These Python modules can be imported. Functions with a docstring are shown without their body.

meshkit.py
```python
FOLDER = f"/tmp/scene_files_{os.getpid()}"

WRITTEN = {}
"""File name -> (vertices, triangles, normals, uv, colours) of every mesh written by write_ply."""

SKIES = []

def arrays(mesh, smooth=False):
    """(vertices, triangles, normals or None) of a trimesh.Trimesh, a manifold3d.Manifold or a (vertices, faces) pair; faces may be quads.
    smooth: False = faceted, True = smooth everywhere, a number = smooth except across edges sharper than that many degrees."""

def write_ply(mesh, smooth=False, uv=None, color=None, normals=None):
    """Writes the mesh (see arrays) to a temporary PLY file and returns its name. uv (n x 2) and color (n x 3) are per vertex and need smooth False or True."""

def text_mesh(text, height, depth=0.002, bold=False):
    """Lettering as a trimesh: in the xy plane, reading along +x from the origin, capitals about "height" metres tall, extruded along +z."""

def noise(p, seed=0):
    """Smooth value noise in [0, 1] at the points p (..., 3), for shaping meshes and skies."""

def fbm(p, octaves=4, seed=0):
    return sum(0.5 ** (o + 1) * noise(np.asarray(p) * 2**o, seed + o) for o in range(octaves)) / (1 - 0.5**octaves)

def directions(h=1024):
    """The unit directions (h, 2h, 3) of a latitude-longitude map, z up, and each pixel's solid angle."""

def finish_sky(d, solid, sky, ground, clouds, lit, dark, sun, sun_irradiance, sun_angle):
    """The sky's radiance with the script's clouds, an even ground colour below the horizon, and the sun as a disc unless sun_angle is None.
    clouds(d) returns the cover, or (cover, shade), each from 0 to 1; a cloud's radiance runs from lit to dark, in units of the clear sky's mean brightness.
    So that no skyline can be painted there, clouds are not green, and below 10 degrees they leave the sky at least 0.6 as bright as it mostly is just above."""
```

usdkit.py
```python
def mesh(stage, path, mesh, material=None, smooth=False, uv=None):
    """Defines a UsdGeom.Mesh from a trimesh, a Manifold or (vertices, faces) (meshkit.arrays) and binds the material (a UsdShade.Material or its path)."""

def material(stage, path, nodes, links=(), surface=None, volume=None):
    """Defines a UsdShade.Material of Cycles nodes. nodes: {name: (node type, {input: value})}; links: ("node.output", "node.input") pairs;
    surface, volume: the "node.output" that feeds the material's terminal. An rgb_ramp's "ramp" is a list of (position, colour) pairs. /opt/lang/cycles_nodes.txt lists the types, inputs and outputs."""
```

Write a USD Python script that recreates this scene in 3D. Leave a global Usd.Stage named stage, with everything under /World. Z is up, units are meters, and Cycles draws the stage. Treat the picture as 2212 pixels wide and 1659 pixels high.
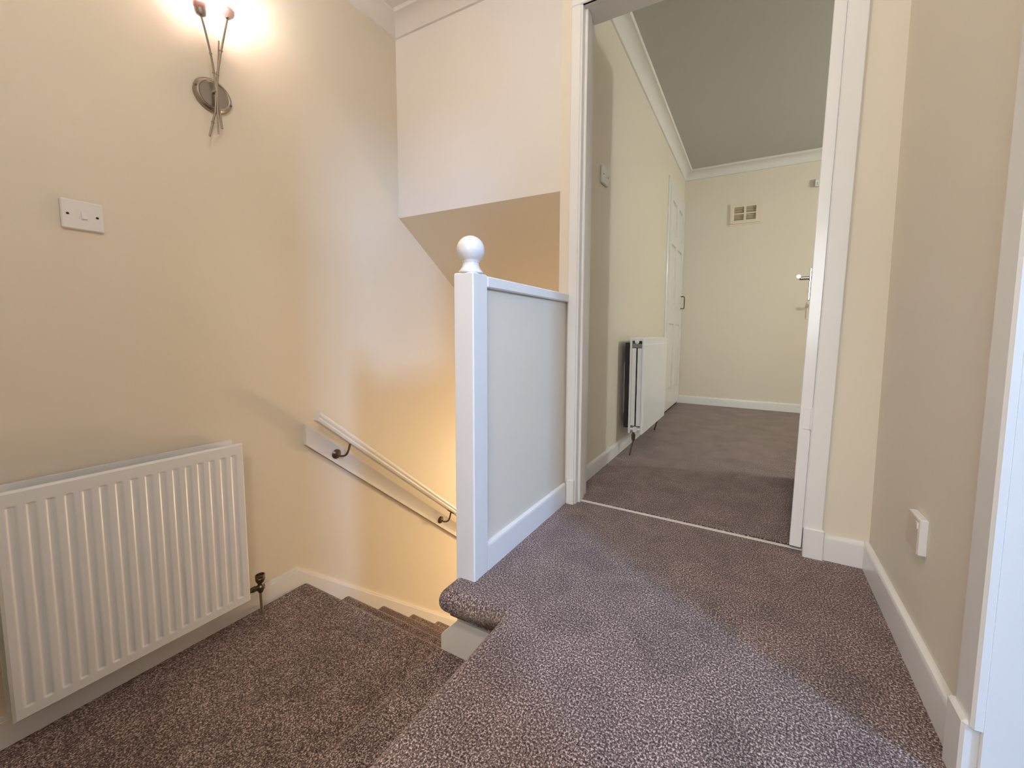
import math, random
import numpy as np
import trimesh
import shapely.geometry as sg
from shapely import affinity
import usdkit, meshkit
from pxr import Usd, UsdGeom, UsdLux, UsdShade, Gf, Sdf

random.seed(7); np.random.seed(7)
stage = Usd.Stage.CreateInMemory()
UsdGeom.SetStageUpAxis(stage, UsdGeom.Tokens.z)
UsdGeom.SetStageMetersPerUnit(stage, 1.0)
world = UsdGeom.Xform.Define(stage, '/World'); stage.SetDefaultPrim(world.GetPrim())
UsdGeom.Scope.Define(stage, '/World/Looks')

# ------------------------------------------------------------------ camera
F_PX, PPX, PPY = 854.588, 93.85, -41.47
CAM = (0.0, 0.0, 0.7225)
RM = np.array([[0.89220617, -0.44923994, -0.04638572], [0.45148185, 0.8898157, 0.06627341], [0.01150208, -0.08007185, 0.99672273]])
cam = UsdGeom.Camera.Define(stage, '/World/camera')
X, Y, Z = RM[:, 0], RM[:, 2], -RM[:, 1]
cam.AddTransformOp().Set(Gf.Matrix4d(*X, 0, *Y, 0, *Z, 0, *CAM, 1))
cam.CreateHorizontalApertureAttr(36.0); cam.CreateVerticalApertureAttr(27.0)
cam.CreateFocalLengthAttr(36.0 * F_PX / 2212)
cam.CreateHorizontalApertureOffsetAttr(-PPX / 2212 * 36.0)
cam.CreateVerticalApertureOffsetAttr(PPY / 2212 * 36.0)
cam.CreateClippingRangeAttr(Gf.Vec2f(0.02, 100))
cam.CreateExposureAttr(0.0)

# ------------------------------------------------------------------ lights
def rect(name, pos, w, h, power, color, face):
    l = UsdLux.RectLight.Define(stage, '/World/' + name)
    l.CreateWidthAttr(w); l.CreateHeightAttr(h); l.CreateIntensityAttr(power); l.CreateColorAttr(Gf.Vec3f(*color))
    z = -np.array(face, float); z /= np.linalg.norm(z)
    x = np.cross([0, 0, 1.0], z) if abs(z[2]) < 0.9 else np.array([1.0, 0, 0]); x /= np.linalg.norm(x); y = np.cross(z, x)
    l.AddTransformOp().Set(Gf.Matrix4d(*x, 0, *y, 0, *z, 0, *pos, 1))
    return l
def ball(path, pos, r, power, color):
    l = UsdLux.SphereLight.Define(stage, path)
    l.CreateRadiusAttr(r); l.CreateIntensityAttr(power); l.CreateColorAttr(Gf.Vec3f(*color))
    l.AddTranslateOp().Set(Gf.Vec3d(*pos))
    return l
LIGHT = {                                                                 # linear colour times power
    'window': (52.0, 92.0, 164.0), 'pendant': (270.0, 250.0, 232.0), 'hall': (590.0, 635.0, 620.0), 'stair': (400.0, 303.0, 188.0),
    'sconce': (1380.0, 1285.0, 1180.0), 'landing': (25.0, 23.6, 21.8), 'back': (9.0, 9.9, 10.4)}
def col(name):
    c = np.array(LIGHT[name], float); k = max(c.max(), 1e-6); return k, tuple(c / k)
rect('window_light', (3.36, -0.95, 2.50), 0.44, 0.8, *col('window'), (-1, 0, 0))          # window of the side room, beyond the right-hand doorway
ball('/World/ceiling_lamp_light', (0.15, -0.68, 2.27), 0.06, *col('pendant'))            # pendant of the room behind the camera
ball('/World/landing_lamp_light', (-0.50, 0.32, 2.24), 0.12, *col('landing'))          # globe on the landing ceiling, above the camera
rect('back_window_light', (-0.1, -2.5, 1.30), 1.3, 1.2, *col('back'), (0, 1, 0))          # window of the room behind the camera
ball('/World/hall_lamp_light', (2.35, 2.80, 1.75), 0.05, *col('hall'))                   # wall lamp of the hall, right of the doorway
ball('/World/stair_lamp_light', (-1.05, 3.35, -0.75), 0.06, *col('stair'))               # lamp of the lower hall at the foot of the stairs
dome = UsdLux.DomeLight.Define(stage, '/World/sky'); dome.CreateIntensityAttr(0.02); dome.CreateColorAttr(Gf.Vec3f(0.7, 0.8, 1.0))

# ------------------------------------------------------------------ materials
def mat(name, nodes, links, surface='p.BSDF'):
    return usdkit.material(stage, '/World/Looks/' + name, nodes, links, surface=surface)
def paint(name, col, rough=0.5, bump=0.0, scale=60.0, coat=0.0, metal=0.0):
    nodes = {'p': ('principled_bsdf', {'base_color': col, 'roughness': rough, 'coat_weight': coat, 'coat_roughness': 0.12, 'metallic': metal})}
    links = []
    if bump:
        nodes.update({'g': ('geometry', {}), 'n': ('noise_texture', {'scale': scale, 'detail': 3.0}), 'b': ('bump', {'strength': bump, 'distance': 0.002})})
        links = [('g.position', 'n.vector'), ('n.fac', 'b.height'), ('b.normal', 'p.normal')]
    return mat(name, nodes, links)
M = {}
M['cream'] = paint('cream_wall_paint', (0.755, 0.685, 0.57), 0.55, 0.06, 140.0)
M['offwhite'] = paint('offwhite_wall_paint', (0.84, 0.81, 0.775), 0.55, 0.06, 140.0)
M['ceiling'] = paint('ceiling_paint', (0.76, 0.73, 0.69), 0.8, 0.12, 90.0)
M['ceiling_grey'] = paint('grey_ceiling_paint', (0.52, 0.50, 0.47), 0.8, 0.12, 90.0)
M['white'] = paint('white_gloss_paint', (0.80, 0.785, 0.775), 0.28, 0.10, 35.0, coat=0.3)
M['radiator'] = paint('radiator_enamel', (0.775, 0.785, 0.80), 0.3)
M['plastic'] = paint('white_plastic', (0.78, 0.77, 0.77), 0.35)
M['beige'] = paint('beige_plastic', (0.62, 0.53, 0.44), 0.45)
M['dark'] = paint('dark_recess', (0.012, 0.010, 0.009), 0.6)
M['brass'] = paint('antique_bronze', (0.16, 0.125, 0.09), 0.32, metal=0.9)
M['nickel'] = paint('brushed_nickel', (0.36, 0.325, 0.29), 0.34, metal=1.0)
M['chrome'] = paint('polished_chrome', (0.72, 0.72, 0.72), 0.12, metal=1.0)
M['copper'] = paint('old_pipe_metal', (0.42, 0.36, 0.31), 0.4, metal=0.7)
M['grey'] = paint('grey_label', (0.22, 0.22, 0.22), 0.6)
M['vent'] = paint('painted_vent', (0.75, 0.66, 0.52), 0.5)
M['recess'] = paint('vent_recess', (0.46, 0.39, 0.26), 0.8)
M['strip'] = paint('pale_metal_strip', (0.75, 0.68, 0.63), 0.35)
M['pink_glass'] = mat('pink_frosted_glass', {
    'p': ('principled_bsdf', {'base_color': (0.85, 0.62, 0.60), 'roughness': 0.35, 'transmission_weight': 0.25}),
    't': ('transparent_bsdf', {'color': (0.98, 0.88, 0.86)}), 'm': ('mix_closure', {'fac': 0.55})},
    [('p.BSDF', 'm.closure1'), ('t.BSDF', 'm.closure2')], surface='m.closure')
M['pink_bud'] = paint('pink_glass_bud', (0.82, 0.60, 0.60), 0.3)
M['bulb'] = mat('lit_halogen_bulb', {'e': ('emission', {'color': col('sconce')[1], 'strength': 0.06 * col('sconce')[0]})}, [], surface='e.emission')

def carpet(name, dark, mid, light):
    return mat(name, {
        'g': ('geometry', {}),
        'n1': ('noise_texture', {'scale': 245.0, 'detail': 1.5, 'roughness': 0.6}),
        'n2': ('noise_texture', {'scale': 470.0, 'detail': 1.0}),
        'nb': ('noise_texture', {'scale': 8.0, 'detail': 4.0, 'roughness': 0.62, 'distortion': 0.8}),
        'mx': ('mix_float', {'fac': 0.35}),
        'r': ('rgb_ramp', {'ramp': [(0.37, dark), (0.49, mid), (0.51, mid), (0.63, light)]}),
        'rb': ('map_range', {'from_min': 0.32, 'from_max': 0.68, 'to_min': 0.76, 'to_max': 1.16, 'clamp': True}),
        'cv': ('combine_xyz', {}),
        'mul': ('mix_color', {'blend_type': 'multiply', 'fac': 1.0}),
        'b': ('bump', {'strength': 0.9, 'distance': 0.004}),
        'p': ('principled_bsdf', {'roughness': 0.95, 'specular_ior_level': 0.1, 'sheen_weight': 0.25, 'sheen_roughness': 0.5, 'sheen_tint': (0.9, 0.8, 0.8)})},
        [('g.position', 'n1.vector'), ('g.position', 'n2.vector'), ('g.position', 'nb.vector'), ('n1.fac', 'mx.a'), ('n2.fac', 'mx.b'), ('mx.result', 'r.fac'),
         ('nb.fac', 'rb.value'), ('rb.result', 'cv.x'), ('rb.result', 'cv.y'), ('rb.result', 'cv.z'), ('r.color', 'mul.a'), ('cv.vector', 'mul.b'),
         ('mul.result', 'p.base_color'), ('mx.result', 'b.height'), ('b.normal', 'p.normal')])
M['carpet'] = carpet('brown_twist_carpet', (0.025, 0.013, 0.011), (0.158, 0.108, 0.097), (0.63, 0.51, 0.48))

# ------------------------------------------------------------------ mesh helpers
def box(x0, x1, y0, y1, z0, z1, c=0.0):
    lo, hi = np.array([min(x0, x1), min(y0, y1), min(z0, z1)]), np.array([max(x0, x1), max(y0, y1), max(z0, z1)])
    if c <= 0:
        m = trimesh.creation.box(extents=hi - lo); m.apply_translation((lo + hi) / 2); return m
    c = min(c, 0.45 * (hi - lo).min()); pts = []
    for sx in (0, 1):
        for sy in (0, 1):
            for sz in (0, 1):
                p = np.array([hi[0] if sx else lo[0], hi[1] if sy else lo[1], hi[2] if sz else lo[2]])
                d = np.array([-c if sx else c, -c if sy else c, -c if sz else c])
                for k in range(3):
                    q = p + d; q[k] = p[k]; pts.append(q)
    return trimesh.Trimesh(pts).convex_hull
def cat(*ms):
    return trimesh.util.concatenate([m for m in ms])
def prism(poly, axis, a0, a1):
    """Polygon extruded along an axis: poly coordinates are (y,z) for axis x, (x,z) for axis y, (x,y) for axis z."""
    p = poly if isinstance(poly, sg.Polygon) else sg.Polygon(poly)
    m = trimesh.creation.extrude_polygon(p, abs(a1 - a0), engine='earcut')
    v = np.array(m.vertices); a = v[:, 2] + min(a0, a1)
    v = {'x': np.stack([a, v[:, 0], v[:, 1]], 1), 'y': np.stack([v[:, 0], a, v[:, 1]], 1), 'z': np.stack([v[:, 0], v[:, 1], a], 1)}[axis]
    m = trimesh.Trimesh(v, m.faces, process=False); m.fix_normals(); return m
def tube(points, radii, sides=12, caps=True):
    p = np.asarray(points, float); r = np.broadcast_to(radii, (len(p),)).astype(float)
    t = np.gradient(p, axis=0); t /= np.linalg.norm(t, axis=1, keepdims=True)
    ref = np.array([0, 0, 1.0]) if abs(t[0][2]) < 0.9 else np.array([1.0, 0, 0])
    rings = []; a = np.cross(t[0], ref); a /= np.linalg.norm(a)
    for i in range(len(p)):
        a = a - t[i] * (a @ t[i]); a /= np.linalg.norm(a); b = np.cross(t[i], a)
        ang = np.arange(sides) * 2 * np.pi / sides
        rings.append(p[i] + r[i] * (np.cos(ang)[:, None] * a + np.sin(ang)[:, None] * b))
    v = np.vstack(rings + [p[:1], p[-1:]]); f = []
    for i in range(len(p) - 1):
        for j in range(sides):
            k = (j + 1) % sides; f += [[i * sides + j, i * sides + k, (i + 1) * sides + k], [i * sides + j, (i + 1) * sides + k, (i + 1) * sides + j]]
    n = len(p) * sides
    if caps:
        for j in range(sides):
            k = (j + 1) % sides; f += [[n, k, j], [n + 1, (len(p) - 1) * sides + j, (len(p) - 1) * sides + k]]
    m = trimesh.Trimesh(v, f, process=False); m.fix_normals(); return m
def spline(pts, n=24):
    from scipy.interpolate import PchipInterpolator
    p = np.asarray(pts, float); s = np.r_[0, np.cumsum(np.linalg.norm(np.diff(p, axis=0), axis=1))]
    return PchipInterpolator(s, p)(np.linspace(0, s[-1], n))
def lathe(profile, origin=(0, 0, 0), axis=(0, 0, 1), sections=32):
    m = trimesh.creation.revolve(np.asarray(profile, float), sections=sections)
    m.apply_transform(trimesh.geometry.align_vectors([0, 0, 1], np.asarray(axis, float))); m.apply_translation(origin); m.fix_normals(); return m
def offset_ring(pts, amount):
    """CCW polygon with every edge moved inwards by its own amount."""
    n = len(pts); out = []
    for i in range(n):
        res = []
        for k in ((i - 1) % n, i):
            a, b = np.array(pts[k]), np.array(pts[(k + 1) % n]); d = (b - a) / np.linalg.norm(b - a); nrm = np.array([-d[1], d[0]])
            res.append((a + nrm * amount[k], d))
        (p, d), (q, e) = res; det = d[0] * e[1] - d[1] * e[0]
        if abs(det) < 1e-6: out.append(q)
        else:
            s = ((q - p)[0] * e[1] - (q - p)[1] * e[0]) / det; out.append(p + d * s)
    return np.array(out)
def nosed_slab(pts, nosing, ztop, r=0.026, steps=9):
    """A slab whose flagged edges are rolled to a half-round nosing of radius r."""
    n = len(pts); ang = np.linspace(-math.pi / 2, math.pi / 2, steps); V = []
    for a in ang:
        ring = offset_ring(pts, [r * (1 - math.cos(a)) if f else 0.0 for f in nosing])
        V.append(np.c_[ring, np.full(n, ztop - r + r * math.sin(a))])
    v = np.vstack(V); f = []
    for i in range(steps - 1):
        for j in range(n):
            k = (j + 1) % n; f += [[i * n + j, i * n + k, (i + 1) * n + k], [i * n + j, (i + 1) * n + k, (i + 1) * n + j]]
    cap_v, cap_f = trimesh.creation.triangulate_polygon(sg.Polygon(V[-1][:, :2]), engine='earcut')
    idx = [int(np.argmin(((V[-1][:, :2] - c) ** 2).sum(1))) for c in cap_v]
    for t in cap_f:
        t = [idx[q] for q in t]; f += [[(steps - 1) * n + q for q in t], list(reversed(t))]
    m = trimesh.Trimesh(v, f, process=False); m.fix_normals(); return m
def lean(m, k=0.0185, z0=1.0):
    m = m.copy(); v = np.array(m.vertices); v[:, 0] += k * (v[:, 2] - z0); m.vertices = v; return m
def turned(m, pivot, deg):
    m = m.copy(); m.apply_transform(trimesh.transformations.rotation_matrix(math.radians(deg), [0, 0, 1], [*pivot, 0])); return m

# ------------------------------------------------------------------ scene helpers
taken = {}
def numbered(parent, name):
    k = taken.get((parent, name), 0); taken[(parent, name)] = k + 1
    return name if k == 0 else f'{name}_{k:03d}'
def data(prim, label=None, category=None, group=None, kind=None):
    for key, val in (('label', label), ('category', category), ('group', group), ('kind', kind)):
        if val: prim.SetCustomDataByKey(key, val)
    return prim
def thing(name, label, category, loc=(0, 0, 0), group=None):
    path = '/World/' + numbered('/World', name); x = UsdGeom.Xform.Define(stage, path); x.AddTranslateOp().Set(Gf.Vec3d(*loc))
    p = data(x.GetPrim(), label, category, group); origin[path] = np.array(loc, float); return p
origin = {'/World': np.zeros(3)}
def part(parent, name, mesh, m, label=None, smooth=30):
    """One mesh (given in world coordinates) as a child of parent, or at top level."""
    base = str(parent.GetPath()) if parent else '/World'
    path = base + '/' + numbered(base, name); o = origin[base]; origin[path] = o
    if isinstance(mesh, trimesh.Trimesh):
        mesh = mesh.copy(); mesh.apply_translation(-o)
    p = usdkit.mesh(stage, path, mesh, M[m], smooth=smooth).GetPrim()
    return data(p, label)
def struct(name, mesh, m, label, category=None, smooth=30):
    return data(part(None, name, mesh, m, smooth=smooth), label, category, kind='structure')
def group_struct(name, label):
    path = '/World/' + numbered('/World', name); x = UsdGeom.Xform.Define(stage, path); origin[path] = np.zeros(3)
    return data(x.GetPrim(), label, kind='structure')

# ------------------------------------------------------------------ main dimensions (metres, camera above the origin)
XL, XR, XF = -1.8583, 0.3447, -0.7175           # left wall, right wall, left wall of the hall
YD, YC, YH = 1.504, 1.4885, 1.61                # door wall: near face, casing face, hall face
YF, YR = 4.2982, -0.20                          # far wall of the hall, wall behind the camera
ZL, ZM = -0.4671, -0.2335                       # half landing, intermediate step
ZC, ZH = 2.412, 2.352                           # landing ceiling, hall ceiling
YB, ZB = 1.6693, 1.3685                         # bulkhead over the stairs
XN0, XN1, YN0, YN1 = -0.763, -0.694, 0.8716, 0.9376
PX0, PX1 = -0.757, -0.708                       # thin partition below and beside the stairs
DX0, DX1, DZ = -0.652, 0.176, 1.985             # doorway to the hall
PITCH = 0.90

# ------------------------------------------------------------------ setting: shell
struct('wall_left', box(XL - 0.1, XL, -2.6, 5.2, -2.9, ZC + 0.05), 'cream', 'cream painted wall on the left with wall lamp, radiator and handrail', 'wall')
struct('wall_right', cat(box(XR, XR + 0.10, 0.820, YH, -0.05, ZC), box(XR, XR + 0.10, 0.28, 0.805, 1.985, ZC), box(XR, XR + 0.10, YR - 0.02, 0.28, -0.05, ZC)), 'cream', 'cream painted wall at the right of the landing', 'wall')
lintel = lean(box(DX0 - 0.01, DX1 + 0.008, YD, YH, DZ + 0.015, ZC + 0.02))
jambside = lean(box(DX1 + 0.028, XR + 0.002, YD, YH, -0.05, ZC + 0.02))
struct('wall_front', cat(box(-0.7469, DX0 - 0.022, YD, YH, -0.05, ZC + 0.02), box(DX0 - 0.022, XR, YD, YH, DZ + 0.022, ZC + 0.02), box(0.213, XR, YD, YH, -0.05, DZ + 0.03)), 'cream', 'cream wall around the open doorway at the end of the landing', 'wall')
struct('wall_rear', cat(box(XL, -0.50, YR - 0.1, YR, -0.6, ZC), box(0.21, XR, YR - 0.1, YR, -0.1, ZC), box(-0.50, 0.21, YR - 0.1, YR, 1.985, ZC)), 'cream', 'cream wall with a doorway behind the camera', 'wall')
struct('ceiling', box(XL, XR + 0.1, -2.7, YH, ZC, ZC + 0.08), 'ceiling', 'white ceiling over the stair landing', 'ceiling')
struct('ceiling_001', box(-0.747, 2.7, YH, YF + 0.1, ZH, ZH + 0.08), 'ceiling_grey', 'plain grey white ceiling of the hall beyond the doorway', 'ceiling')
struct('ceiling_003', box(XR, 3.5, -2.7, 1.05, 3.02, 3.08), 'ceiling', 'high white ceiling of the side room', 'ceiling')
struct('wall_bulkhead', box(XL, PX0 - 0.0, YB, YB + 0.10, ZB, ZC + 0.02), 'offwhite', 'off white bulkhead hanging over the descending stairs', 'wall')
SO = 0.755
struct('ceiling_002', prism([(YB, ZB), (YB + 2.2, ZB - SO * 2.2), (5.2, ZB - SO * 2.2), (5.2, ZB - SO * 2.2 + 0.1), (YB + 2.3, ZB - SO * 2.2 + 0.1), (YB + 0.1, ZB + 0.04)], 'x', XL, PX0), 'cream', 'sloping cream soffit above the descending stairs', 'ceiling')
struct('wall_stairwell', prism([(YN1, -2.9), (5.2, -2.9), (5.2, 0.0), (YH, 0.0), (YH, ZC), (YB, ZC), (YB, 0.885), (YD - 0.002, 0.845), (YD - 0.002, -0.01), (YN1, -0.01)], 'x', PX0, PX0 + 0.02), 'cream', 'cream inner wall at the open side of the stairs', 'wall')
struct('wall_hall_left', box(PX0 + 0.02, XF, YH, YF + 0.1, -0.05, ZH + 0.02), 'cream', 'pale yellow left wall of the hall with radiator and cupboard door', 'wall')
struct('wall_hall_far', box(PX0, 2.7, YF, YF + 0.1, -0.05, ZH + 0.02), 'cream', 'pale yellow far wall of the hall with the vent', 'wall')
struct('wall_hall_right', cat(box(2.6, 2.7, YH, YF, -0.05, ZH), box(XR, 2.7, YH - 0.1, YH, -0.05, ZH)), 'cream', 'pale yellow right wall of the hall hidden behind the door', 'wall')
struct('wall_stair_foot', box(XL, PX0, 5.2, 5.3, -2.9, 0), 'cream', 'cream wall at the foot of the stairs', 'wall')
struct('wall_side_room', cat(box(XR + 0.1, 3.5, 0.95, 1.05, -0.05, 3.02), box(3.4, 3.5, -2.7, 1.0, -0.05, 3.02), box(XR, XR + 0.1, -2.7, 1.05, ZC, 3.02)), 'offwhite', 'pale walls of the side room beyond the right doorway', 'wall')
struct('wall_back_room', cat(box(-1.86, 3.5, -2.7, -2.6, -0.05, 3.02), box(XR, XR + 0.1, -2.6, YR - 0.1, -0.05, ZC)), 'cream', 'cream walls of the room behind the camera', 'wall')

# floors
NX, NY = -0.556, 0.79
corner = [(-0.742 - 0.028 * math.cos(t), NY + 0.028 - 0.028 * math.sin(t)) for t in np.linspace(0, math.pi / 2, 6)]
ring = [(NX, -2.6), (XR + 0.10, -2.6), (XR + 0.10, 1.53), (DX0 - 0.04, 1.53), (-0.712, 1.53), (-0.712, 0.90), (-0.77, 0.90)] + corner + [(NX, NY)]
flags = [0] * 6 + [1] * (len(ring) - 6)
upper = nosed_slab(ring, flags, 0.0, 0.034, 13)
struct('floor', cat(upper, box(-0.750, NX + 0.03, NY + 0.034, NY + 0.056, -0.092, -0.04, 0.006), box(NX + 0.022, NX + 0.034, -0.19, NY + 0.05, ZM - 0.01, -0.04)), 'carpet', 'mottled brown twist pile carpet on the upper landing', 'carpet', smooth=50)
struct('floor_001', box(-0.745, 2.7, 1.545, YF, -0.06, 0.004), 'carpet', 'mottled mauve brown carpet in the hall beyond the doorway', 'carpet')
half = nosed_slab([(XL, -0.2), (-0.80, -0.2), (-0.80, 0.86), (-0.757, 0.86), (-0.757, 1.078), (XL, 1.078)], [0, 0, 0, 0, 1, 0], ZL, 0.026)
struct('floor_002', half, 'carpet', 'dark brown carpet on the lower half landing below the radiator', 'carpet', smooth=50)
struct('floor_003', box(XR + 0.1, 3.4, -2.6, 0.95, -0.06, -0.002), 'carpet', 'brown carpet of the side room', 'carpet')
struct('floor_004', box(XL, PX0, 3.0, 5.2, -2.75, -2.70), 'carpet', 'brown carpet at the foot of the stairs', 'carpet')

# staircase: one wide step up to the landing and the flight going down along the left wall
ls = thing('landing_step', 'single wide carpeted step between the lower half landing and the upper landing', 'step')
tread = nosed_slab([(-0.833, -0.195), (NX + 0.02, -0.195), (NX + 0.02, 0.852), (-0.833, 0.852)], [0, 0, 0, 1], ZM, 0.026)
part(ls, 'step', cat(tread, box(-0.812, -0.795, -0.195, 0.852, ZL + 0.001, ZM - 0.03)), 'carpet', smooth=50)
part(ls, 'string_board', prism([(-0.806, ZM - 0.03), (-0.806, -0.186), (-0.742, -0.121), (-0.536, -0.117), (-0.536, ZM - 0.03)], 'y', 0.852, 0.871), 'white', 'short white board with a sloping end beside the step')
part(ls, 'apron', box(-0.692, -0.536, 0.872, 0.90, ZL + 0.001, -0.072), 'white', 'white painted board under the rounded carpet edge')
st = thing('staircase', 'flight of brown carpeted stairs going down along the cream left wall', 'stairs')
for k in range(1, 11):
    y0, z0 = 1.0703 + 0.2155 * k, ZL - 0.193 * k
    t = nosed_slab([(XL + 0.001, y0 - 0.235), (PX0 - 0.002, y0 - 0.235), (PX0 - 0.002, y0), (XL + 0.001, y0)], [0, 0, 1, 0], z0, 0.022)
    part(st, 'step', cat(t, box(XL + 0.001, PX0 - 0.002, y0 - 0.235, y0 - 0.222, z0 - 0.01, z0 + 0.193 - 0.03)), 'carpet', smooth=50)

# cornices
def cornice_profile(s):                                                    # (distance from wall, distance below ceiling)
    return [(0, 0), (s, 0), (s, 0.010), (s * 0.93, 0.016)] + [(s * 0.93 - s * 0.80 * math.sin(t), 0.016 + s * 0.80 * (1 - math.cos(t))) for t in np.linspace(0.15, 1.45, 8)] + [(0.010, s * 0.98), (0.0, s)]
def run(profile, axis, wall, sign, top, a0, a1):
    return prism([(wall + sign * d, top - h) for d, h in profile], axis, a0, a1)
CP = cornice_profile(0.084)
struct('trim_1', run(CP, 'y', XL, 1, ZC, YR, YB), 'ceiling', 'white plaster cornice along the left wall', 'cornice')
struct('trim_2', run(CP, 'x', YB, -1, ZC, XL, -0.75), 'ceiling', 'white plaster cornice along the bulkhead top', 'cornice')
CH = cornice_profile(0.080)
struct('trim_3', run(CH, 'y', XF, 1, ZH, YH, YF), 'ceiling', 'white plaster cornice along the left wall of the hall', 'cornice')
struct('trim_4', run(CH, 'x', YF, -1, ZH, XF, 2.6), 'ceiling', 'white plaster cornice along the far wall of the hall', 'cornice')

# baseboards
def skirt_prof(wall, sign, th, z0, z1):
    return [(wall, z0), (wall + sign * th, z0), (wall + sign * th, z1 - 0.012), (wall + sign * (th - 0.004), z1 - 0.004), (wall + sign * (th - 0.011), z1), (wall, z1)]
struct('baseboard_right', prism(skirt_prof(XR, -1, 0.016, -0.02, 0.083), 'y', 0.862, YD), 'white', 'white baseboard along the right wall of the landing', 'baseboard')
struct('baseboard_front', prism(skirt_prof(YD, -1, 0.016, -0.02, 0.083), 'x', 0.2256, XR - 0.014), 'white', 'short white baseboard right of the hall doorway', 'baseboard')
struct('baseboard_knee', prism(skirt_prof(PX1, 1, 0.015, -0.02, 0.084), 'y', YN1, YC + 0.004), 'white', 'white baseboard under the low stair partition', 'baseboard')
struct('baseboard_hall_left', prism(skirt_prof(XF, 1, 0.014, -0.02, 0.075), 'y', YH, 3.50), 'white', 'white baseboard along the left wall of the hall', 'baseboard')
struct('baseboard_hall_far', prism(skirt_prof(YF, -1, 0.015, -0.02, 0.084), 'x', XF, 2.6), 'white', 'white baseboard along the far wall of the hall', 'baseboard')
yk = 1.031
def band(d, up):                                                           # level, then down with the stairs
    return [(YR, ZL + d), (yk, ZL + d), (3.6, ZL + d - 0.911 * (3.6 - yk)), (3.6, ZL + up - 0.911 * (3.6 - yk)), (yk, ZL + up), (YR, ZL + up)]
struct('baseboard_left', cat(prism(band(-0.30, 0.077), 'x', XL, XL + 0.016), prism(band(0.0765, 0.090), 'x', XL, XL + 0.010)), 'white', 'white baseboard on the left wall that turns down beside the stairs', 'baseboard')

# doorway to the hall: casing, plinth blocks, lining
cl = group_struct('trim_5', 'white door casing at the left of the hall doorway')
part(cl, 'casing', box(-0.6990, -0.6585, YC, YD, 0.10, DZ, 0.003), 'white')
part(cl, 'plinth_block', box(-0.6915, -0.6566, YC - 0.008, YD, -0.01, 0.105, 0.003), 'white')
part(cl, 'lining', box(DX0 - 0.022, DX0, YC + 0.004, YH + 0.004, -0.01, DZ, 0.002), 'white')
part(cl, 'door_stop', box(DX0 - 0.002, DX0 + 0.010, YC + 0.030, YH - 0.045, -0.01, DZ, 0.002), 'white')
cr = group_struct('trim_6', 'white door casing at the right of the hall doorway, slightly out of plumb')
part(cr, 'casing', lean(box(0.1835, 0.2375, YC, YD, 0.09, DZ, 0.003)), 'white')
part(cr, 'plinth_block', box(0.1685, 0.2256, YC - 0.008, YD, -0.01, 0.0985, 0.003), 'white')
part(cr, 'lining', lean(box(0.1875, 0.2085, YC + 0.004, YH + 0.004, 0.0, DZ, 0.002)), 'white')
ct = group_struct('trim_7', 'white door casing across the top of the hall doorway')
part(ct, 'casing', box(-0.699, 0.255, YC, YD, DZ, DZ + 0.055, 0.003), 'white')
part(ct, 'lining', box(DX0 - 0.022, 0.22, YC + 0.004, YH + 0.004, DZ, DZ + 0.022, 0.002), 'white')
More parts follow.
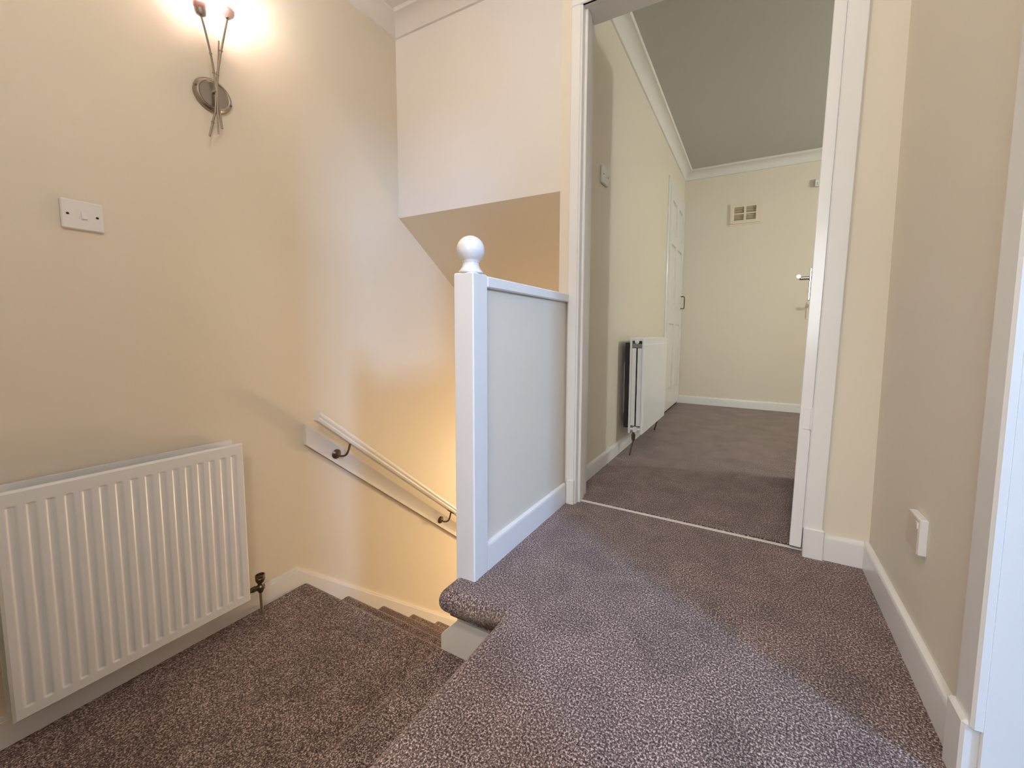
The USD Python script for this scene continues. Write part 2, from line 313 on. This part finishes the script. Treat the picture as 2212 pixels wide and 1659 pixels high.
# doorway in the right wall
cj = group_struct('trim_8', 'white door casing at the right edge, beside the side room')
part(cj, 'casing', box(XR - 0.017, XR, 0.805, 0.862, 0.11, 2.04, 0.004), 'white')
part(cj, 'plinth_block', box(XR - 0.025, XR, 0.812, 0.868, -0.01, 0.118, 0.004), 'white')
part(cj, 'lining', box(XR - 0.004, XR + 0.104, 0.806, 0.826, -0.01, 1.985, 0.002), 'white')
struct('trim_9', box(XR - 0.017, XR, 0.25, 0.86, 1.985, 2.04, 0.003), 'white', 'white casing over the right doorway', 'door casing')

# threshold strip
ts = part(None, 'threshold_strip', prism([(DX0, 1.5325), (DX0, 1.5415), (0.172, 1.5300), (0.172, 1.5210)], 'z', -0.006, 0.0045), 'strip')
data(ts, 'thin pale strip between the two carpets in the open hall doorway', 'threshold strip')

# ------------------------------------------------------------------ open door (edge on) with handle
SL = math.degrees(math.atan(0.098))
PIV = (0.1505, 1.512)
def leafspace(m): return lean(turned(m, PIV, -SL))
d1 = group_struct('door_1', 'white door standing open into the hall, seen edge on')
leaf = part(d1, 'leaf', leafspace(box(0.1505, 0.1850, 1.512, 2.285, 0.014, 1.972, 0.002)), 'white')
h1 = part(d1, 'hinge', leafspace(cat(box(0.1600, 0.1840, 1.5095, 1.5125, 0.418, 0.490, 0.0008), box(0.1795, 0.1872, 1.5035, 1.512, 0.418, 0.490, 0.002))), 'white')
h2 = part(d1, 'hinge', leafspace(cat(box(0.1600, 0.1840, 1.5095, 1.5125, 1.82, 1.892, 0.0008), box(0.1795, 0.1872, 1.5035, 1.512, 1.82, 1.892, 0.002))), 'white')
hx = 0.1505
pl = part(d1, 'handle_plate', leafspace(box(hx - 0.010, hx, 2.235, 2.273, 0.890, 1.043, 0.003)), 'chrome', 'chrome lever handle plate')
lev = cat(tube([(hx - 0.008, 2.254, 0.998), (hx - 0.052, 2.254, 0.998)], 0.0085, 14), tube(spline([(hx - 0.050, 2.258, 0.999), (hx - 0.053, 2.235, 0.999), (hx - 0.051, 2.16, 0.996)], 10), [0.009] * 10, 12))
part(d1, 'lever', leafspace(lev), 'chrome', 'chrome door lever')

# ------------------------------------------------------------------ balustrade: newel post, panel, capping
bal = thing('balustrade', 'white newel post with ball finial and low solid stair partition', 'balustrade', (-0.7285, 0.905, 0))
post = part(bal, 'newel_post', box(XN0, XN1, YN0, YN1, -0.25, 0.886, 0.0035), 'white')
c = np.array([-0.7275, 0.9046, 0.886]); R0, zb0 = 0.0388, 0.0668
part(bal, 'finial_base', lathe([(0, 0), (0.0325, 0), (0.0342, 0.003), (0.0338, 0.0065), (0.030, 0.010), (0.0262, 0.0155), (0.0235, 0.022), (0.0225, 0.028), (0.0225, 0.033), (0, 0.033)], c, sections=40), 'white')
prof = [(0.0, 0.031), (0.0235, 0.031)] + [(R0 * math.cos(a), zb0 + R0 * math.sin(a)) for a in np.linspace(-0.9, math.pi / 2, 22)]
prof[-1] = (0.0, zb0 + R0)
part(bal, 'finial_ball', lathe(prof, c, sections=48), 'white', smooth=50)
part(bal, 'panel', box(PX0 + 0.02, PX1, YN1 - 0.002, YD - 0.001, -0.01, 0.852), 'cream', 'cream painted panel')
part(bal, 'capping_rail', box(XN0, XN1 + 0.001, YN1 - 0.002, YC + 0.008, 0.8495, 0.883, 0.004), 'white')

# ------------------------------------------------------------------ handrail on a backing board
hr = thing('handrail', 'white handrail on a white board, sloping down the left wall', 'handrail', (XL, 1.09, 0.2))
def sl(y, z0, y0=1.0879): return z0 - 0.902 * (y - y0)
ye = 3.45
part(hr, 'backing_board', prism([(1.0879, 0.1905), (ye, sl(ye, 0.1905)), (ye, sl(ye, 0.2874)), (1.0879, 0.2874)], 'x', XL, XL + 0.018), 'white')
dirv = np.array([0, 1.0, -0.895]); dirv /= np.linalg.norm(dirv); up = np.array([0, 0.895, 1.0]); up /= np.linalg.norm(up)
rp = [(-0.018, -0.021), (0.018, -0.021), (0.021, -0.012), (0.017, -0.003)] + [(0.020 * math.cos(a), 0.006 + 0.017 * math.sin(a)) for a in np.linspace(-0.2, math.pi + 0.2, 13)] + [(-0.017, -0.003), (-0.021, -0.012)]
r0 = np.array([XL + 0.082, 1.103, 0.333]); L = (3.45 - 1.103) / dirv[1]
rm = trimesh.creation.extrude_polygon(sg.Polygon(rp), L, engine='earcut')
v = np.array(rm.vertices); cut = 0.35 * v[:, 1] * (v[:, 2] < 1e-6)
v = r0 + np.outer(v[:, 0], [1.0, 0, 0]) + np.outer(v[:, 1], up) + np.outer(v[:, 2] - cut, dirv)
rm = trimesh.Trimesh(v, rm.faces, process=False); rm.fix_normals()
part(hr, 'rail', rm, 'white', smooth=40)
for yb in (1.233, 1.953, 2.68, 3.30):
    zb = 0.109 - 0.902 * (yb - 1.233); ox = XL + 0.018
    b = part(hr, 'bracket', tube(spline([(ox + 0.006, yb, zb), (ox + 0.030, yb + 0.004, zb - 0.008), (ox + 0.052, yb + 0.012, zb - 0.002), (ox + 0.063, yb + 0.022, zb + 0.024), (XL + 0.082, yb + 0.030, zb + 0.052)], 16), 0.0052, 10), 'brass', 'dark bronze handrail bracket')
    part(b, 'rose', lathe([(0, 0), (0.0235, 0), (0.0235, 0.003), (0.019, 0.008), (0.010, 0.012), (0.0, 0.013)], (ox, yb, zb), (1, 0, 0), 28), 'brass')
    for a in (0.6, 2.7, 4.8):
        part(b, 'screw', lathe([(0, 0), (0.0032, 0), (0.0025, 0.0022), (0, 0.003)], (ox + 0.006, yb + 0.0165 * math.cos(a), zb + 0.0165 * math.sin(a)), (1, 0, 0), 10), 'brass')
    s0 = np.array([XL + 0.082, yb + 0.030, zb + 0.056])
    sd = box(-0.010, 0.010, -0.030, 0.030, -0.002, 0.002, 0.001)
    sv = np.array(sd.vertices); sd.vertices = s0 + np.outer(sv[:, 0], [1.0, 0, 0]) + np.outer(sv[:, 1], dirv) + np.outer(sv[:, 2], up)
    part(b, 'saddle', sd, 'brass')

# ------------------------------------------------------------------ radiator on the half landing
def fluted(x, y0, y1, z0, z1, flutes, fz0, fz1, depth, pitch):
    """Front sheet of a pressed-steel radiator: channels sunk into the sheet, with rolled borders."""
    ys = [y0, y0 + 0.0055]; half_w = pitch * 0.30
    for f in flutes:
        ys += [f - half_w - 0.003, f - half_w, f - half_w + 0.002, f - half_w + 0.004, f - half_w + 0.006, f, f + half_w - 0.006, f + half_w - 0.004, f + half_w - 0.002, f + half_w, f + half_w + 0.003]
    ys += [y1 - 0.0055, y1]
    zs = [z0, z0 + 0.0055, z0 + 0.02, fz0 - 0.004, fz0, fz0 + 0.0018, fz0 + 0.0035, fz0 + 0.0055, fz0 + 0.008, fz0 + 0.016] + list(np.linspace(fz0 + 0.05, fz1 - 0.05, 6)) + [fz1 - 0.016, fz1 - 0.006, fz1 - 0.0045, fz1 - 0.003, fz1 - 0.0015, fz1, fz1 + 0.004, z1 - 0.02, z1 - 0.0055, z1]
    ys, zs = np.unique(np.round(ys, 5)), np.unique(np.round(zs, 5))
    Yg, Zg = np.meshgrid(ys, zs, indexing='ij'); Xg = np.full_like(Yg, x)
    sm = lambda t: np.clip(t, 0, 1) ** 2 * (3 - 2 * np.clip(t, 0, 1))
    for f in flutes:
        a = sm((half_w - np.abs(Yg - f)) / 0.0060); b = sm((Zg - fz0) / 0.0055) * sm((fz1 - Zg) / 0.0045)
        Xg = Xg - depth * a * b
    edge = np.minimum(np.minimum(Yg - y0, y1 - Yg), np.minimum(Zg - z0, z1 - Zg))
    Xg = Xg - 0.0060 * (1 - np.clip(edge / 0.0055, 0, 1))
    ny, nz = len(ys), len(zs); n = ny * nz
    v = np.r_[np.c_[Xg.ravel(), Yg.ravel(), Zg.ravel()], np.c_[np.full(n, x - 0.013), Yg.ravel(), Zg.ravel()]]; q = []
    for i in range(ny - 1):
        for j in range(nz - 1):
            a, b, c_, d = i * nz + j, (i + 1) * nz + j, (i + 1) * nz + j + 1, i * nz + j + 1
            q += [[a, b, c_], [a, c_, d]]
            if 0: q += [[n + a, n + c_, n + b]]
    ringi = [i * nz for i in range(ny)] + [(ny - 1) * nz + j for j in range(1, nz)] + [i * nz + nz - 1 for i in range(ny - 2, -1, -1)] + [j for j in range(nz - 2, 0, -1)]
    for k in range(len(ringi)):
        a, b = ringi[k], ringi[(k + 1) % len(ringi)]; q += [[a, n + a, n + b], [a, n + b, b]]
    k0, k1, k2, k3 = n, n + (ny - 1) * nz, n + ny * nz - 1, n + nz - 1
    q += [[k0, k2, k1], [k0, k3, k2]]
    m = trimesh.Trimesh(v, q, process=True); m.fix_normals(); return m
def mirror_x(m, x):
    m = m.copy(); vv = np.array(m.vertices); vv[:, 0] = 2 * x - vv[:, 0]; m.vertices = vv; m.invert(); return m
XRF = XL + 0.100; RY0, RY1, RZ0, RZ1 = 0.228, 0.799, -0.363, 0.283
fl = [0.2575 + 0.03383 * k for k in range(16)]
rad = thing('radiator', 'large white ribbed double panel radiator low on the left wall', 'radiator', (XL, 0.51, ZL))
part(rad, 'front_panel', fluted(XRF, RY0, RY1, RZ0, RZ1, fl, -0.331, 0.243, 0.0030, 0.0338), 'radiator', smooth=30)
part(rad, 'back_panel', mirror_x(fluted(XL + 0.032, RY0, RY1 - 0.006, RZ0, RZ1 + 0.006, fl, -0.331, 0.243, 0.004, 0.0338), XL + 0.032 - 0.0065), 'radiator', smooth=40)
for zc_ in (RZ0 + 0.03, RZ1 - 0.03):
    for yc_ in (RY0 + 0.03, RY1 - 0.03):
        part(rad, 'connector', tube([(XL + 0.030, yc_, zc_), (XRF - 0.010, yc_, zc_)], 0.014, 16), 'radiator')
for yc_ in (RY0 + 0.12, RY1 - 0.12):
    part(rad, 'wall_bracket', box(XL, XL + 0.022, yc_ - 0.012, yc_ + 0.012, RZ0 + 0.08, RZ1 - 0.12, 0.002), 'radiator')
vx, vy = XL + 0.060, 0.853
va = part(rad, 'valve', cat(lathe([(0, -0.371), (0.008, -0.371), (0.0105, -0.364), (0.0155, -0.356), (0.0155, -0.344), (0.010, -0.338), (0.009, -0.330), (0.0125, -0.326), (0.0, -0.325)], (vx, vy, 0), sections=20), tube([(vx, vy, -0.345), (vx, RY1 - 0.01, -0.345)], 0.0085, 14), lathe([(0.0085, 0), (0.0125, 0), (0.0125, 0.012), (0.0085, 0.012)], (vx, 0.822, -0.345), (0, 1, 0), 6)), 'brass', 'dark bronze radiator valve')
part(va, 'cap', lathe([(0, -0.328), (0.012, -0.328), (0.0165, -0.318), (0.0170, -0.309), (0.0155, -0.307), (0.0170, -0.305), (0.0170, -0.295), (0.014, -0.294), (0.012, -0.301), (0, -0.301)], (vx, vy, 0), sections=24), 'brass')
part(rad, 'pipe', tube([(vx, vy, -0.365), (vx + 0.002, vy + 0.001, ZL - 0.01)], 0.0062, 12), 'copper', 'bare metal feed pipe')

# ------------------------------------------------------------------ wall lamp with three twig stems and two glass shades
wl = thing('wall_lamp', 'lit wall lamp with round metal plate and thin twig stems', 'wall lamp', (XL, 0.8035, 1.590))
pc = (XL, 0.8035, 1.590)
bp = part(wl, 'backplate', lathe([(0, 0), (0.0585, 0), (0.0595, 0.004), (0.0585, 0.010), (0.053, 0.0165), (0.048, 0.0195), (0.046, 0.0185), (0.044, 0.0165), (0.030, 0.0170), (0, 0.0175)], pc, (1, 0, 0), 48), 'nickel', smooth=40)
for s, zz in ((-1, 0.010), (1, -0.012)):
    part(bp, 'screw', lathe([(0, 0), (0.0035, 0), (0.003, 0.003), (0, 0.0038)], (XL + 0.014, pc[1] + s * 0.0535, pc[2] + zz), (1, 0, 0), 12), 'brass')
S1 = [(-1.7833, 0.7529, 1.8113), (-1.7963, 0.7734, 1.7456), (-1.8133, 0.7921, 1.6764), (-1.8263, 0.8034, 1.5957), (-1.8283, 0.8001, 1.5373), (-1.8253, 0.7898, 1.4941), (-1.8183, 0.7726, 1.4263)]
S2 = [(-1.7833, 0.8312, 1.8542), (-1.7983, 0.8196, 1.7717), (-1.8083, 0.8128, 1.7159), (-1.8243, 0.8044, 1.6038), (-1.8283, 0.8117, 1.5430), (-1.8233, 0.8149, 1.4721)]
S3 = [(-1.8083, 0.8121, 1.7764), (-1.8163, 0.8095, 1.6937), (-1.8223, 0.8053, 1.5957), (-1.8223, 0.8018, 1.4463)]
for pts, r, nodes in ((S1, 0.0033, (0.26, 0.42, 0.86)), (S2, 0.0033, (0.30, 0.52)), (S3, 0.0026, (0.36,))):
    q = spline(pts, 28); rr = np.full(28, r)
    stem = part(wl, 'stem', tube(q, rr, 10), 'nickel')
    for t in nodes:
        i = int(t * 27); d = q[i + 1] - q[i]
        part(stem, 'knot', lathe([(0, -0.002), (r + 0.0012, -0.002), (r + 0.0018, 0), (r + 0.0012, 0.002), (0, 0.002)], q[i], d, 12), 'nickel')
part(wl, 'mount', cat(tube([(XL + 0.015, 0.8035, 1.600), (XL + 0.036, 0.8040, 1.600)], 0.006, 14)), 'nickel')
for k, (base, ax) in enumerate((((-1.7833, 0.7524, 1.8113), (0.15, -0.17, 1.0)), ((-1.7833, 0.8313, 1.8545), (0.13, 0.10, 1.0)))):
    ax = np.array(ax) / np.linalg.norm(ax); base = np.array(base)
    sh = part(wl, 'lamp_holder', lathe([(0, -0.001), (0.0055, 0), (0.0135, 0.005), (0.0160, 0.012), (0.0165, 0.040), (0.0140, 0.043), (0, 0.043)] if k == 0 else [(0, -0.001), (0.0045, 0), (0.0075, 0.004), (0.008, 0.016), (0, 0.017)], base, ax, 20), 'nickel')
    g0 = base + ax * (0.012 if k == 0 else 0.004); r_, h_ = (0.0155, 0.105)
    petals = []
    for t in range(5):
        a0 = t * 2 * math.pi / 5; V = []; Fq = []
        for i, hh in enumerate(np.linspace(0, 1, 9)):
            rad_ = (0.0125, 0.0070)[k] + 0.0250 * math.sin(min(1.0, hh * 1.1) * 1.9) * 0.55 + 0.006 * hh
            wdt = (0.75 * math.sin(math.pi * min(0.95, 0.22 + 0.72 * hh)) + 0.05)
            for j, u in enumerate(np.linspace(-1, 1, 7)):
                a = a0 + u * wdt; V.append([rad_ * math.cos(a), rad_ * math.sin(a), (0.100, 0.085)[k] * hh - 0.004 * (1 - u * u) * 0])
        for i in range(8):
            for j in range(6):
                p = i * 7 + j; Fq += [[p, p + 1, p + 8], [p, p + 8, p + 7]]
        pm = trimesh.Trimesh(V, Fq, process=False)
        inner = pm.copy(); inner.vertices = np.array(inner.vertices) * [0.93, 0.93, 1.0]; inner.invert()
        pm = cat(pm, inner); pm.apply_transform(trimesh.geometry.align_vectors([0, 0, 1], ax)); pm.apply_translation(g0); petals.append(pm)
    gs = part(wl, 'glass_shade', cat(*petals), 'pink_glass', 'pinkish frosted glass shade', smooth=60)
    bc = base + ax * (0.082 if k == 0 else 0.064)
    if k == 1: part(wl, 'glass_bud', lathe([(0, 0.003), (0.009, 0.005), (0.0165, 0.016), (0.0185, 0.026), (0.0165, 0.036), (0.0135, 0.041), (0.0120, 0.041), (0.0150, 0.034), (0.0165, 0.026), (0, 0.012)], base, ax, 22), 'pink_bud', 'pink glass bud')
    part(gs, 'bulb', lathe([(0, -0.018), (0.003, -0.016), (0.0048, -0.008), (0.005, 0.008), (0.003, 0.016), (0, 0.018)], bc, ax, 14), 'bulb')
    lp = np.array(bc) - np.array(pc)
    ball(str(wl.GetPath()) + f'/bulb_light_{k}', lp + ax * 0.0, 0.010, col('sconce')[0] * (0.4, 1.6)[k], col('sconce')[1])

# ------------------------------------------------------------------ switches, box, vent and small fittings
def switch_plate(name, label, cat_, x, y0, z0, s, th, rock_w=0.011, rock_h=0.020):
    t = thing(name, label, cat_, (x, y0 + s / 2, z0))
    part(t, 'plate', box(x, x + th, y0, y0 + s, z0, z0 + s, 0.0028), 'plastic')
    cy, cz = y0 + s / 2, z0 + s / 2
    rk = sg.Polygon([(x + th - 0.001, cz + rock_h / 2), (x + th + 0.0008, cz + rock_h / 2), (x + th + 0.0045, cz - rock_h / 2), (x + th - 0.001, cz - rock_h / 2)])
    part(t, 'rocker', prism([(p[0], p[1]) for p in rk.exterior.coords[:-1]], 'y', cy - rock_w / 2 + 0.003, cy + rock_w / 2 + 0.003), 'radiator')
    for sgn in (-1, 1):
        part(t, 'screw', lathe([(0, 0), (0.0034, 0), (0.003, 0.0008), (0, 0.0008)], (x + th, cy + sgn * 0.03, cz), (1, 0, 0), 14), 'dark', 'dark screw hole')
    return t
switch_plate('light_switch', 'grey white light switch on the left wall above the radiator', 'light switch', XL, 0.4095, 1.0190, 0.0865, 0.010)
switch_plate('light_switch', 'light switch on the hall wall just inside the doorway', 'light switch', XF, 1.886, 1.462, 0.084, 0.014)
sb = thing('wall_box', 'small white square box low on the right wall', 'wall box', (XR, 1.11, 0.255))
part(sb, 'back_box', box(XR - 0.0145, XR, 1.077, 1.143, 0.256, 0.3345, 0.0012), 'plastic')
part(sb, 'front_plate', box(XR - 0.0165, XR - 0.0140, 1.0805, 1.1425, 0.2575, 0.3325, 0.0008), 'beige', 'beige front plate')
part(sb, 'clip', prism([(1.081, 0.3265), (1.092, 0.3265), (1.081, 0.3130)], 'x', XR - 0.0185, XR - 0.016), 'plastic')

vt = thing('air_vent', 'cream painted air vent high on the far wall of the hall', 'vent', (-0.147, YF, 1.79))
vx0, vx1, vz0, vz1 = -0.2795, -0.0195, 1.794, 1.978
frame = sg.box(vx0, vz0, vx1, vz1); ix0, ix1, iz0, iz1 = vx0 + 0.036, vx1 - 0.036, vz0 + 0.030, vz1 - 0.030
mx, mz = (ix0 + ix1) / 2, (iz0 + iz1) / 2; cells = []
for a, b in ((ix0, mx - 0.010), (mx + 0.010, ix1)):
    for c0, d0 in ((iz0, mz - 0.005), (mz + 0.005, iz1)): cells.append((a, b, c0, d0))
hole = sg.box(*frame.bounds)
for a, b, c0, d0 in cells: hole = hole.difference(sg.box(a, c0, b, d0))
part(vt, 'frame', cat(prism(hole, 'y', YF - 0.018, YF), prism(frame.buffer(0.014, join_style=2).difference(frame.buffer(-0.004, join_style=2)), 'y', YF - 0.007, YF)), 'vent')
for a, b, c0, d0 in cells:
    w = part(vt, 'opening', box(a, b, YF - 0.003, YF - 0.0005, c0, d0), 'recess', 'dark vent opening')
    for t in (0.3, 0.7):
        zz = c0 + (d0 - c0) * t; part(w, 'louvre', prism([(YF - 0.013, zz - 0.006), (YF - 0.011, zz - 0.006), (YF - 0.003, zz + 0.006), (YF - 0.005, zz + 0.006)], 'x', a, b), 'recess')
ss = thing('sensor_box', 'tiny white box at the top right of the hall far wall beside the door edge', 'sensor', (0.45, YF, 2.045))
part(ss, 'case', box(0.402, 0.468, YF - 0.034, YF, 2.046, 2.110, 0.004), 'plastic'); part(ss, 'lens', box(0.420, 0.452, YF - 0.038, YF - 0.033, 2.056, 2.080, 0.002), 'plastic')
hk = thing('wall_hook', 'small cream hook on the hall far wall below the door handle', 'hook', (0.41, YF, 0.98))
part(hk, 'plate', box(0.398, 0.430, YF - 0.006, YF, 0.875, 1.030, 0.002), 'vent'); part(hk, 'arm', tube(spline([(0.413, YF - 0.004, 0.990), (0.411, YF - 0.040, 0.985), (0.408, YF - 0.058, 1.012)], 10), 0.008, 10), 'vent')

# ------------------------------------------------------------------ hall radiator
hrd = thing('radiator', 'slim flat fronted white radiator in the hall past the doorway', 'radiator', (XF, 2.58, 0))
HY0, HY1, HZ0, HZ1 = 2.26, 2.90, 0.132, 0.700; HF, HB = XF + 0.147, XF + 0.062
part(hrd, 'front_panel', cat(box(HF - 0.014, HF, HY0, HY1, HZ0, HZ1, 0.004), box(HF - 0.004, HF + 0.0025, HY0 + 0.012, HY1 - 0.004, HZ0 + 0.050, HZ1 - 0.040, 0.002)), 'radiator')
part(hrd, 'back_panel', box(HB, HB + 0.014, HY0, HY1, HZ0, HZ1, 0.004), 'radiator')
part(hrd, 'top_grille', box(HB + 0.010, HF - 0.010, HY0, HY1, HZ1 - 0.018, HZ1 - 0.003, 0.002), 'radiator')
for s in (0, 1):
    x0_ = HB + 0.0145 if s == 0 else HF - 0.0385
    part(hrd, 'side_panel', box(x0_, x0_ + 0.0240, HY0 + 0.002, HY0 + 0.010, HZ0 + 0.050, HZ1 - 0.060, 0.0015), 'radiator')
part(hrd, 'side_label', box(HB + 0.013, HF - 0.013, HY0 + 0.003, HY0 + 0.007, HZ1 - 0.058, HZ1 - 0.034), 'grey', 'grey strip at the radiator end')
part(hrd, 'air_plug', lathe([(0, 0), (0.013, 0), (0.013, 0.006), (0.006, 0.009), (0, 0.009)], ((HB + HF) / 2, HY0 + 0.004, HZ1 - 0.022), (0, -1, 0), 18), 'radiator')
part(hrd, 'convector', box(HB + 0.016, HF - 0.016, HY0 + 0.012, HY1 - 0.01, HZ0 + 0.045, HZ1 - 0.06), 'dark', 'dark inside of the radiator')
part(hrd, 'inlet', cat(tube([(HB + 0.006, HY0 + 0.012, HZ0 + 0.028), (HF - 0.006, HY0 + 0.012, HZ0 + 0.028)], 0.009, 12), box((HB + HF) / 2 - 0.012, (HB + HF) / 2 + 0.012, HY0 - 0.004, HY0 + 0.02, HZ0 + 0.012, HZ0 + 0.045, 0.003)), 'radiator')
part(hrd, 'rear_fins', cat(*[box(HB - 0.034, HB - 0.001, yy - 0.004, yy + 0.004, HZ0 + 0.03, HZ1 - 0.03) for yy in np.arange(HY0 + 0.03, HY1 - 0.02, 0.022)]), 'dark', 'dark fins behind the radiator')
for yy in (HY0 + 0.12, HY1 - 0.12):
    part(hrd, 'wall_bracket', box(XF + 0.0005, HB - 0.030, yy - 0.012, yy + 0.012, HZ0 + 0.10, HZ1 - 0.15, 0.002), 'radiator')
for (px_, py_) in ((-0.638, 2.252), (-0.650, 2.955)):
    yv = HY0 + 0.006 if py_ < 2.5 else HY1 + 0.015
    vv = part(hrd, 'valve', cat(lathe([(0, 0.092), (0.007, 0.092), (0.011, 0.100), (0.012, 0.128), (0.007, 0.134), (0.006, 0.150), (0, 0.150)], (-0.622, yv, 0), sections=16)), 'brass', 'dark radiator valve')
    part(vv, 'pipe', tube([(-0.622, yv, 0.095), (px_, py_, 0.012), (px_, py_, -0.002)], 0.0048, 10), 'brass')

# ------------------------------------------------------------------ six panel cupboard door in the hall's left wall
d2 = group_struct('door_2', 'white six panel cupboard door at the far left of the hall')
DY0, DY1, DZ0, DZ1 = 3.56, 4.255, 0.030, 2.00
xs = XF + 0.016
part(d2, 'frame', cat(box(XF, XF + 0.012, 3.50, DY0 - 0.003, 0.0, DZ1 + 0.003, 0.002), box(XF, XF + 0.012, DY1 + 0.003, YF, 0.0, DZ1 + 0.003, 0.002), box(XF, XF + 0.012, 3.50, YF, DZ1 + 0.004, 2.06, 0.002)), 'white')
sheet = sg.box(DY0, DZ0, DY1, DZ1); ym = (DY0 + DY1) / 2
for (z0, z1) in ((0.20, 0.82), (0.955, 1.525), (1.62, 1.90)):
    for (a, b) in ((DY0 + 0.085, ym - 0.045), (ym + 0.045, DY1 - 0.085)):
        sheet = sheet.difference(sg.box(a, z0, b, z1))
part(d2, 'leaf', prism(sheet, 'x', XF - 0.005, xs), 'white')
for (z0, z1) in ((0.20, 0.82), (0.955, 1.525), (1.62, 1.90)):
    for (a, b) in ((DY0 + 0.085, ym - 0.045), (ym + 0.045, DY1 - 0.085)):
        o = [(a, z0), (b, z0), (b, z1), (a, z1)]; w = 0.032; i_ = [(a + w, z0 + w), (b - w, z0 + w), (b - w, z1 - w), (a + w, z1 - w)]
        V = [(XF + 0.001, *p) for p in o] + [(XF + 0.003, *p) for p in i_[:0]] + [(XF + 0.012, *p) for p in i_]
        Fq = [[4, 5, 6], [4, 6, 7]] + sum([[[k, (k + 1) % 4, 4 + (k + 1) % 4], [k, 4 + (k + 1) % 4, 4 + k]] for k in range(4)], []) + [[0, 2, 1], [0, 3, 2]]
        pm = trimesh.Trimesh(V, Fq, process=False); pm.fix_normals()
        part(d2, 'door_panel', pm, 'white', smooth=False)
part(d2, 'handle', tube(spline([(xs, 4.205, 0.985), (xs + 0.030, 4.205, 0.986), (xs + 0.034, 4.205, 1.000), (xs + 0.034, 4.205, 1.090), (xs + 0.030, 4.205, 1.104), (xs, 4.205, 1.105)], 24), 0.0048, 10), 'brass', 'dark bronze pull handle')
part(d2, 'gap', box(XF - 0.003, XF + 0.0005, DY0, DY1, 0.0, DZ0 - 0.001), 'dark', 'dark gap under the cupboard door')
